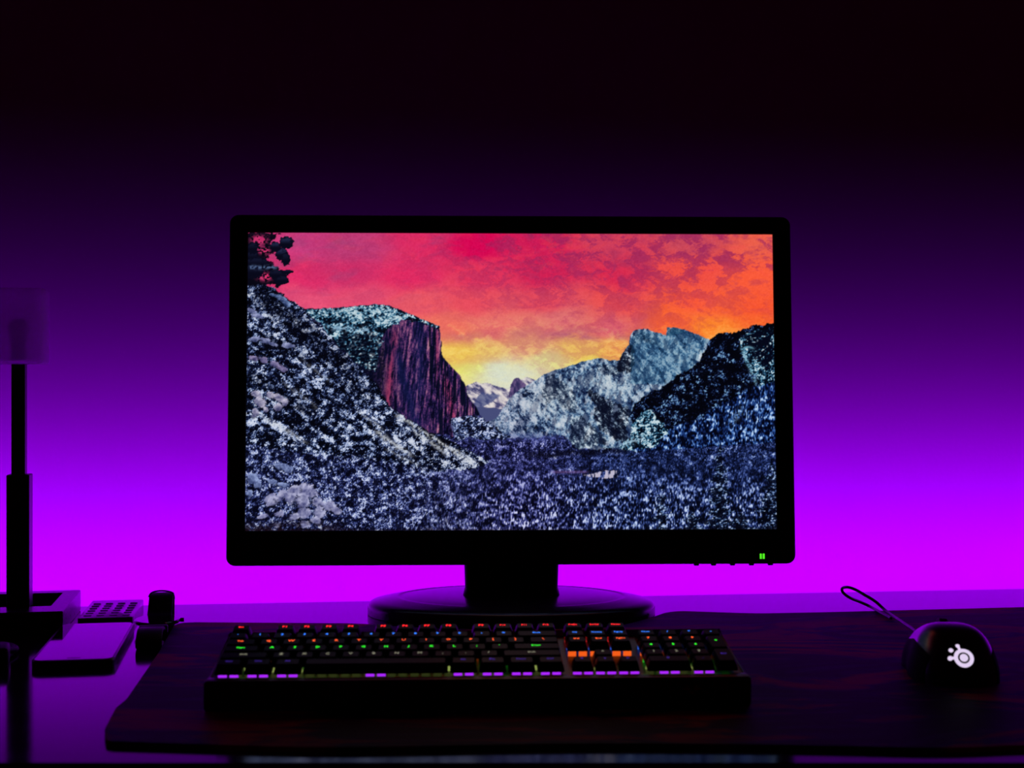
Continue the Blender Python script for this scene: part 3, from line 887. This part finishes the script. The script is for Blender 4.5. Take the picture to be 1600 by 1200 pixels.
bm = bmesh.new()
bmesh.ops.create_cone(bm, cap_ends=True, segments=14, radius1=.0022, radius2=.0022, depth=.004, matrix=Matrix.Translation((.0258, 0, .0110)) @ Matrix.Rotation(math.radians(90), 4, 'Y'))
put('crown', bm, M_metal, wt, smooth=True)
def band(path, w0, w1, th):
    bm = bmesh.new(); q = smooth_path([Vector((0, a, b)) for a, b in path], 6)
    prev = None
    rr = []
    for i, p_ in enumerate(q):
        a = q[max(i - 1, 0)]; b = q[min(i + 1, len(q) - 1)]
        tt = (b - a).normalized(); nn = Vector((0, -tt.z, tt.y))
        w = (w0 + (w1 - w0) * i / (len(q) - 1)) / 2
        ring = []
        for sx, sn in ((-1, -.3), (-1, .3), (-.86, .5), (.86, .5), (1, .3), (1, -.3), (.86, -.5), (-.86, -.5)):
            ring.append(bm.verts.new(p_ + Vector((sx * w, 0, 0)) + nn * sn * th))
        rr.append(ring)
    for A, B in zip(rr, rr[1:]):
        for k in range(8):
            bm.faces.new((A[k], A[(k + 1) % 8], B[(k + 1) % 8], B[k]))
    bm.faces.new(rr[0][::-1]); bm.faces.new(rr[-1])
    return bm
put('strap', band([(-.026, .0100), (-.038, .006), (-.052, .0085), (-.070, .0145), (-.095, .0165), (-.112, .011), (-.114, .004), (-.104, .0022), (-.085, .0025)], .024, .026, .0036), M_rubber, wt, smooth=True)
put('strap', band([(.026, .0105), (.034, .014), (.044, .022), (.056, .0290), (.072, .0285), (.084, .018), (.082, .004), (.070, .0022)], .026, .025, .004), M_rubber, wt, smooth=True)
put('strap_loop', bbox_bm(-.0145, .0145, -.0580, -.0500, .0060, .0150, .0015), M_rubber, wt)
bm = bmesh.new()
tube(bm, smooth_path([Vector((-.013, .050, .0290)), Vector((-.010, .052, .0335)), Vector((0, .054, .0350)), Vector((.012, .052, .0330)), Vector((.0145, .050, .0260))], 5), .0009, 8)
put('buckle', bm, M_metal, wt, smooth=True)

pp = P(3, 1040, .0)
pt = thing('power_plug', 'small black plug on the desk at the left edge below the lamp', 'plug', (pp.x, pp.y, TOP), (0, 0, .3))
put('plug_body', bbox_bm(-.012, .0065, -.012, .028, 0, .018, .004, 3), M_rubber, pt, smooth=True)
bm = bmesh.new()
tube(bm, smooth_path([Vector((0, .026, .009)), Vector((.002, .045, .006)), Vector((.010, .065, .0032)), Vector((.002, .09, .0032)), Vector((-.03, .11, .0032)), Vector((-.09, .12, .0032))], 6), .003, 10)
put('cord', bm, M_rubber, pt, smooth=True)

# ---------------------------------------------------------------- keyboard
U = 0.01905; V = 0.0165
KY = math.atan(0.045)
ko = P(356, 600, d=1.1495); ko.z = TOP + MT
ko = ko + Vector((-0.625 * U * math.cos(KY), -0.625 * U * math.sin(KY), 0))
kbd = thing('keyboard', 'black full size mechanical keyboard with rainbow lit legends on the mat', 'keyboard', ko, (0, 0, KY))
TAN = math.tan(math.radians(8.6))
Z0 = 0.0220                       # plate height above the mat at the front of the keys
KM = Matrix(((1, 0, 0, 0), (0, 1, 0, 0), (0, TAN, 1, Z0), (0, 0, 0, 1)))   # sloped deck
DEPTH = 6.25 * V
# case: low tray with a front lip, side view extruded along x
bm = bmesh.new()
prof = [(-.0200, 0.0), (-.0215, .004), (-.0215, .0205), (-.0195, .0238), (-.0150, .0245), (-.0040, .0235), (-.0025, Z0 - .002), (DEPTH + .002, Z0 - .002 + DEPTH * TAN),
        (DEPTH + .003, Z0 + .003 + DEPTH * TAN), (DEPTH + .013, Z0 + .001 + DEPTH * TAN), (DEPTH + .016, Z0 - .006 + DEPTH * TAN), (DEPTH + .016, .012), (DEPTH + .01, .004), (DEPTH - .01, .0)]
cx0, cx1 = -.0040, 22.5 * U + .0055
A = [bm.verts.new((cx0, y, z)) for y, z in prof]; B = [bm.verts.new((cx1, y, z)) for y, z in prof]
for k in range(len(prof)):
    bm.faces.new((A[k], A[(k + 1) % len(prof)], B[(k + 1) % len(prof)], B[k]))
bm.faces.new(A[::-1]); bm.faces.new(B)
bmesh.ops.bevel(bm, geom=[e for e in bm.edges if abs(e.verts[0].co.x - e.verts[1].co.x) < 1e-6], offset=.0012, segments=2, affect='EDGES')
case = put('case', bm, M_case, kbd, smooth=True)
for fx in (.03, 22.5 * U - .03):
    put('foot', bbox_bm(fx - .012, fx + .012, DEPTH - .02, DEPTH - .008, 0, .010, .001), M_rubber, kbd)

def keycap(w, d=1.0):
    bm = bmesh.new()
    wx = w * U - .0016; dy = d * V - .0014
    secs = [(0, 0, 0, .0045), (0, 0, 0, .0060), (.0016, .0009, .0006, .0115), (.0024, .0014, .0010, .0132)]
    rr = []
    for ix, f, bk_, z in secs:
        rr.append([bm.verts.new((x, y, z)) for x, y in rrect(.0008 + ix, .0008 + wx - ix, .0007 + f, .0007 + dy - bk_ - ix * .6, .0012, 2)])
    m = len(rr[0])
    for A, B in zip(rr, rr[1:]):
        for k in range(m):
            bm.faces.new((A[k], A[(k + 1) % m], B[(k + 1) % m], B[k]))
    bm.faces.new(rr[0][::-1]); bm.faces.new(rr[-1])
    bmesh.ops.recalc_face_normals(bm, faces=bm.faces)
    me = bpy.data.meshes.new('key')
    bm.to_mesh(me); bm.free()
    me.materials.append(M_key)
    for p in me.polygons:
        p.use_smooth = True
    me.set_sharp_from_angle(angle=math.radians(30))
    return me
cap_mesh = {}
ROWC = {0: (0.16, 0.06, 1.0), 1: (0.8, 0.8, 0.55), 2: (0.03, 1.0, 0.03), 3: (1.0, 0.10, 0.02), 4: (0.03, 0.20, 1.0), 5: (1.0, 0.015, 0.02)}
ROWS = {0: .30, 1: .35, 2: 1.5, 3: 1.7, 4: 1.7, 5: 2.2}
M_leg = {r: glow('legend_light_%s' % n_, ROWC[r], ROWS[r]) for r, n_ in enumerate(('violet', 'white', 'green', 'orange', 'blue', 'red'))}
SWC = {0: (0.42, 0.02, 1.0), 1: (0.7, 0.9, 0.2), 2: (0.05, 1.0, 0.05), 3: (1.0, 0.12, 0.01), 4: (0.03, 0.15, 1.0), 5: (1.0, 0.02, 0.02)}
SWS = {0: 1.1, 1: .4, 2: .5, 3: .9, 4: .7, 5: .6}
M_sw = {r: glow('switch_light_%s' % n_, SWC[r], SWS[r]) for r, n_ in enumerate(('violet', 'yellow', 'green', 'orange', 'blue', 'red'))}
sw_mesh = {}
def switch_mesh(r, lamps=True):
    if (r, lamps) not in sw_mesh:
        me = bpy.data.meshes.new('switch_light')
        bm = bmesh.new()
        for s in (-1, 1):
            c = s * .0046
            box(bm, c - .0034, c + .0034, -.0005, .0012, -.0004, .0036)
        bm.to_mesh(me); bm.free()
        me.materials.append(M_sw[r])
        sw_mesh[(r, lamps)] = me
    return sw_mesh[(r, lamps)]
leg_mesh = {}
slope_rot = math.atan(TAN)
def add_key(x, row, w, legend, d=1.0, sw=True):
    v = (5.25 if row == 5 else row) * V
    if (w, d) not in cap_mesh:
        cap_mesh[(w, d)] = keycap(w, d)
    k = bpy.data.objects.new('key', cap_mesh[(w, d)])
    k.parent = kbd
    k.location = (x * U, v, Z0 + v * TAN - .002)
    k.rotation_euler = (slope_rot, 0, 0)
    COL.objects.link(k)
    if legend:
        if (legend, row) not in leg_mesh:
            bm = text_bm(legend, .0052 if len(legend) <= 2 else .0036, .00012)
            me = bpy.data.meshes.new('legend'); bm.to_mesh(me); bm.free()
            me.materials.append(M_leg[row]); leg_mesh[(legend, row)] = me
        l = bpy.data.objects.new('legend', leg_mesh[(legend, row)])
        l.parent = k
        l.location = (w * U / 2 - .0004, d * V * .56, .01322)
        l.scale = (1, 1.15, 1)
        COL.objects.link(l)
    if sw:
        s_ = bpy.data.objects.new('switch_light', switch_mesh(row))
        s_.parent = k
        s_.location = (w * U / 2, .0016, .0002)
        COL.objects.link(s_)
# function row
add_key(0, 5, 1, 'Esc')
for i in range(12):
    add_key((2 + i + (.5 if i > 3 else 0) + (.5 if i > 7 else 0)), 5, 1, 'F%d' % (i + 1))
for i, s in enumerate(('PrtSc', 'ScrLk', 'Pause')):
    add_key(15.25 + i, 5, 1, s)
# number row
for i, s in enumerate('`1234567890-='):
    add_key(i, 4, 1, s if s not in '-=' else s)
add_key(13, 4, 2, 'Back')
for i, s in enumerate(('Ins', 'Home', 'PgUp')):
    add_key(15.25 + i, 4, 1, s)
# letter rows
add_key(0, 3, 1.5, 'Tab')
for i, s in enumerate('QWERTYUIOP[]'):
    add_key(1.5 + i, 3, 1, s)
add_key(13.5, 3, 1.5, '\\')
for i, s in enumerate(('Del', 'End', 'PgDn')):
    add_key(15.25 + i, 3, 1, s)
add_key(0, 2, 1.75, 'Caps')
for i, s in enumerate("ASDFGHJKL;'"):
    add_key(1.75 + i, 2, 1, s)
add_key(12.75, 2, 2.25, 'Enter')
add_key(0, 1, 2.25, 'Shift')
for i, s in enumerate('ZXCVBNM,./'):
    add_key(2.25 + i, 1, 1, s)
add_key(12.25, 1, 2.75, 'Shift')
add_key(16.25, 1, 1, '^')
# bottom row
for x, w, s in ((0, 1.25, 'Ctrl'), (1.25, 1.25, 'Win'), (2.5, 1.25, 'Alt'), (3.75, 6.25, ''), (10, 1.25, 'Alt'), (11.25, 1.25, 'Fn'), (12.5, 1.25, 'Menu'), (13.75, 1.25, 'Ctrl')):
    add_key(x, 0, w, s)
for i, s in enumerate('<v>'):
    add_key(15.25 + i, 0, 1, s)
# number pad
for row, ss in ((4, ('Num', '/', '*', '-')), (3, ('7', '8', '9')), (2, ('4', '5', '6')), (1, ('1', '2', '3'))):
    for i, s in enumerate(ss):
        add_key(18.5 + i, row, 1, s)
add_key(21.5, 2, 1, '+', 2)
add_key(21.5, 0, 1, 'Ent', 2, sw=False)
add_key(18.5, 0, 2, '0')
add_key(20.5, 0, 1, '.')
# red dragon-like crest printed on the front lip
lm = Matrix.Translation((20.25 * U, -.0217, .0140)) @ Matrix.Rotation(math.radians(90), 4, 'X')
bm = bmesh.new()
def tri_strip(pts):
    vs = [bm.verts.new((x * .001, y * .001, 0)) for x, y in pts]
    vs2 = [bm.verts.new((x * .001, y * .001, .0004)) for x, y in pts]
    n_ = len(pts)
    bm.faces.new(vs[::-1]); bm.faces.new(vs2)
    for i in range(n_):
        bm.faces.new((vs[i], vs[(i + 1) % n_], vs2[(i + 1) % n_], vs2[i]))
tri_strip([(-1.2, .6), (-4.8, 1.4), (-8.4, .5), (-4.6, -.2), (-2.6, -.8)])
tri_strip([(1.2, .6), (4.8, 1.4), (8.4, .5), (4.6, -.2), (2.6, -.8)])
tri_strip([(-1.6, 1.0), (-3.0, 3.4), (-5.2, 4.0), (-3.6, 1.6)])
tri_strip([(1.6, 1.0), (3.0, 3.4), (5.2, 4.0), (3.6, 1.6)])
tri_strip([(-2.6, -.9), (-1.0, -2.8), (0, -4.0), (1.0, -2.8), (2.6, -.9), (1.2, -1.4), (-1.2, -1.4)])
bmesh.ops.transform(bm, matrix=lm, verts=bm.verts)
lg = put('crest', bm, mat('red_print', (.35, .03, .04), .5), kbd)
lg['label'] = 'dark red winged crest on the front edge'

# ---------------------------------------------------------------- mouse
mc = Vector((0.3905, 1.272, TOP + MT))
MYAW = math.radians(-4)
mouse = thing('computer_mouse', 'black computer mouse with glowing white ring emblem on the mat', 'mouse', mc, (0, 0, MYAW))
LM, HM = .122, .0475
def mouse_w(t):      # half width along the length, t = 0 rear, 1 front
    return .0375 * (max(0.0, 1 - abs(2 * t - 1) ** 3.2)) ** .42 * (1 - .10 * math.exp(-((t - .62) / .16) ** 2))
def mouse_h(t):
    return HM * (math.sin(math.pi * min(1, (t + .0) ** .70 * .86 + .03)) ** .62) if t > 0 else 0.004
bm = bmesh.new()
NT, NA = 34, 30
rows_ = []
for i in range(NT + 1):
    t_ = .004 + .992 * (0.5 - 0.5 * math.cos(math.pi * i / NT))
    y = (t_ - .5) * LM
    w = mouse_w(t_); h = mouse_h(t_)
    ring = []
    for k in range(NA + 1):
        a = math.pi * k / NA
        cx_, sx_ = math.cos(a), math.sin(a)
        ex = .62
        x = -w * math.copysign(abs(cx_) ** ex, cx_)
        z = .0015 + (h - .0015) * abs(sx_) ** .80
        x *= 1 - .05 * math.sin(a * 2) ** 2
        ring.append(bm.verts.new((x, y, z)))
    rows_.append(ring)
for A, B in zip(rows_, rows_[1:]):
    for k in range(NA):
        bm.faces.new((A[k], A[k + 1], B[k + 1], B[k]))
    bm.faces.new((A[0], B[0], B[NA], A[NA]))
bm.faces.new(rows_[0]); bm.faces.new(rows_[-1][::-1])
bmesh.ops.recalc_face_normals(bm, faces=bm.faces)
bvh = BVHTree.FromBMesh(bm)
shell_o = put('shell', bm, M_mouse, mouse, smooth=True, angle=60)
def on_shell(x, y, off=.0004):
    hit = bvh.ray_cast(Vector((x, y, .2)), Vector((0, 0, -1)))
    return (hit[0] + hit[1] * off) if hit[0] is not None else None
# seams between the buttons and down each flank
def ribbon(pts, w, lift):
    bm = bmesh.new()
    q = [on_shell(x, y, lift) for x, y in pts]
    q = [p_ for p_ in q if p_ is not None]
    tube(bm, q, w, 6)
    return bm
put('button_seam', ribbon([(0, .004 + k * .0055) for k in range(10)], .0005, .0001), M_rubber, mouse)
for s_ in (1, -1):
    bm = bmesh.new()
    KS = list(range(0, 7))
    outr, innr = [], []
    for i in range(8, 28):
        t_ = .004 + .992 * (0.5 - 0.5 * math.cos(math.pi * i / NT))
        y = (t_ - .5) * LM; w = mouse_w(t_); h = mouse_h(t_)
        for store, off in ((outr, .0011), (innr, -.0004)):
            row_ = []
            for k in KS:
                a = math.pi * k / NA
                x = (w + off) * abs(math.cos(a)) ** .62 * (1 - .05 * math.sin(a * 2) ** 2)
                z = .0015 + (h - .0015) * abs(math.sin(a)) ** .80
                row_.append(bm.verts.new((-s_ * x, y, z)))
            store.append(row_)
    for gridv in (outr, innr):
        for A, B in zip(gridv, gridv[1:]):
            for k in range(len(KS) - 1):
                bm.faces.new((A[k], A[k + 1], B[k + 1], B[k]))
    for A, B in ((outr[0], innr[0]), (outr[-1], innr[-1])):
        for k in range(len(KS) - 1):
            bm.faces.new((A[k], A[k + 1], B[k + 1], B[k]))
    for k in (0, -1):
        for q_ in range(len(outr) - 1):
            bm.faces.new((outr[q_][k], outr[q_ + 1][k], innr[q_ + 1][k], innr[q_][k]))
    put('side_grip', bm, M_grip, mouse, smooth=True)
wz = on_shell(0, .030)
bm = bmesh.new()
bmesh.ops.create_cone(bm, cap_ends=True, segments=24, radius1=.0100, radius2=.0100, depth=.007, matrix=Matrix.Translation((0, .024, wz.z - .0035)) @ Matrix.Rotation(math.radians(90), 4, 'Y'))
put('scroll_wheel', bm, M_rubber, mouse, smooth=True)
# emblem: where the view ray towards the rear hump meets the shell
inv = (Matrix.Translation(mc) @ Matrix.Rotation(MYAW, 4, 'Z')).inverted()
eye = inv @ Vector((0, 0, TOP + H))
aim = inv @ P(1506, 1028, d=1.24)
hit = bvh.ray_cast(eye, (aim - eye).normalized())
hp, hn = hit[0], hit[1]
print('EMBLEM', hp, hn)
tx = Vector((0, 0, 1)).cross(hn).normalized() * 1
ty = hn.cross(tx).normalized()
def ring_pts(cx, cy, r, n=28):
    return [(cx + r * math.cos(2 * math.pi * k / n), cy + r * math.sin(2 * math.pi * k / n)) for k in range(n)]
bm = bmesh.new()
def lay(x, y):
    p0 = hp + tx * x + ty * y + hn * .01
    h_ = bvh.ray_cast(p0, -hn)
    return h_[0] + h_[1] * .0004 if h_[0] is not None else p0 - hn * .0096
def disc(cx, cy, r, sx=1, n=24):
    c = bm.verts.new(lay(cx, cy)); rg_ = [bm.verts.new(lay(x, y)) for x, y in ring_pts(cx, cy, r, n)]
    for k in range(n):
        bm.faces.new((c, rg_[k], rg_[(k + 1) % n]))
def annulus(r0, r1, n=40):
    mid_ = (r0 + r1) / 2
    R_ = [[bm.verts.new(lay(x, y)) for x, y in ring_pts(0, 0, r, n)] for r in (r0, mid_, r1)]
    for A, B in zip(R_, R_[1:]):
        for k in range(n):
            bm.faces.new((A[k], A[(k + 1) % n], B[(k + 1) % n], B[k]))
S = .0083
annulus(S * .60, S)
disc(0, 0, S * .42)
def stub(a0, r_in, r_out, rad):
    c, s = math.cos(a0), math.sin(a0)
    p = [(c * r_in - s * rad * .6, s * r_in + c * rad * .6), (c * r_out - s * rad * .6, s * r_out + c * rad * .6), (c * r_out + s * rad * .6, s * r_out - c * rad * .6), (c * r_in + s * rad * .6, s * r_in - c * rad * .6)]
    bm.faces.new([bm.verts.new(lay(*q_)) for q_ in p])
stub(math.radians(108), S * .95, S * 1.35, S * .24); disc(math.cos(math.radians(108)) * S * 1.42, math.sin(math.radians(108)) * S * 1.42, S * .22)
disc(math.cos(math.radians(145)) * S * 1.45, math.sin(math.radians(145)) * S * 1.45, S * .24)
stub(math.radians(182), S * .95, S * 1.25, S * .24); disc(math.cos(math.radians(182)) * S * 1.36, math.sin(math.radians(182)) * S * 1.36, S * .25)
em = put('emblem', bm, glow('white_emblem_light', (0.80, 0.66, 0.92), 0.95), mouse)
em['label'] = 'glowing white ring emblem with three nodes'
# cable: out of the nose, over the mat and into a standing loop above the desk
cpts = [P(1446, 1000, .012, ), P(1430, 986, .012), P(1408, 971, .010), P(1385, 955, .008), P(1368, 940, .016), P(1350, 929, .022), P(1336, 921, .026), P(1324, 917.5, .028), P(1316, 919.5, .028), P(1317.5, 926, .024), P(1328, 934, .018), P(1345, 941, .010), P(1360, 948, .0045), P(1376, 957, .0066), P(1392, 966, .0066)]
bm = bmesh.new()
tube(bm, [inv @ q_ for q_ in smooth_path(cpts, 8)], .0017, 10)
put('cable', bm, M_cable, mouse, smooth=True)
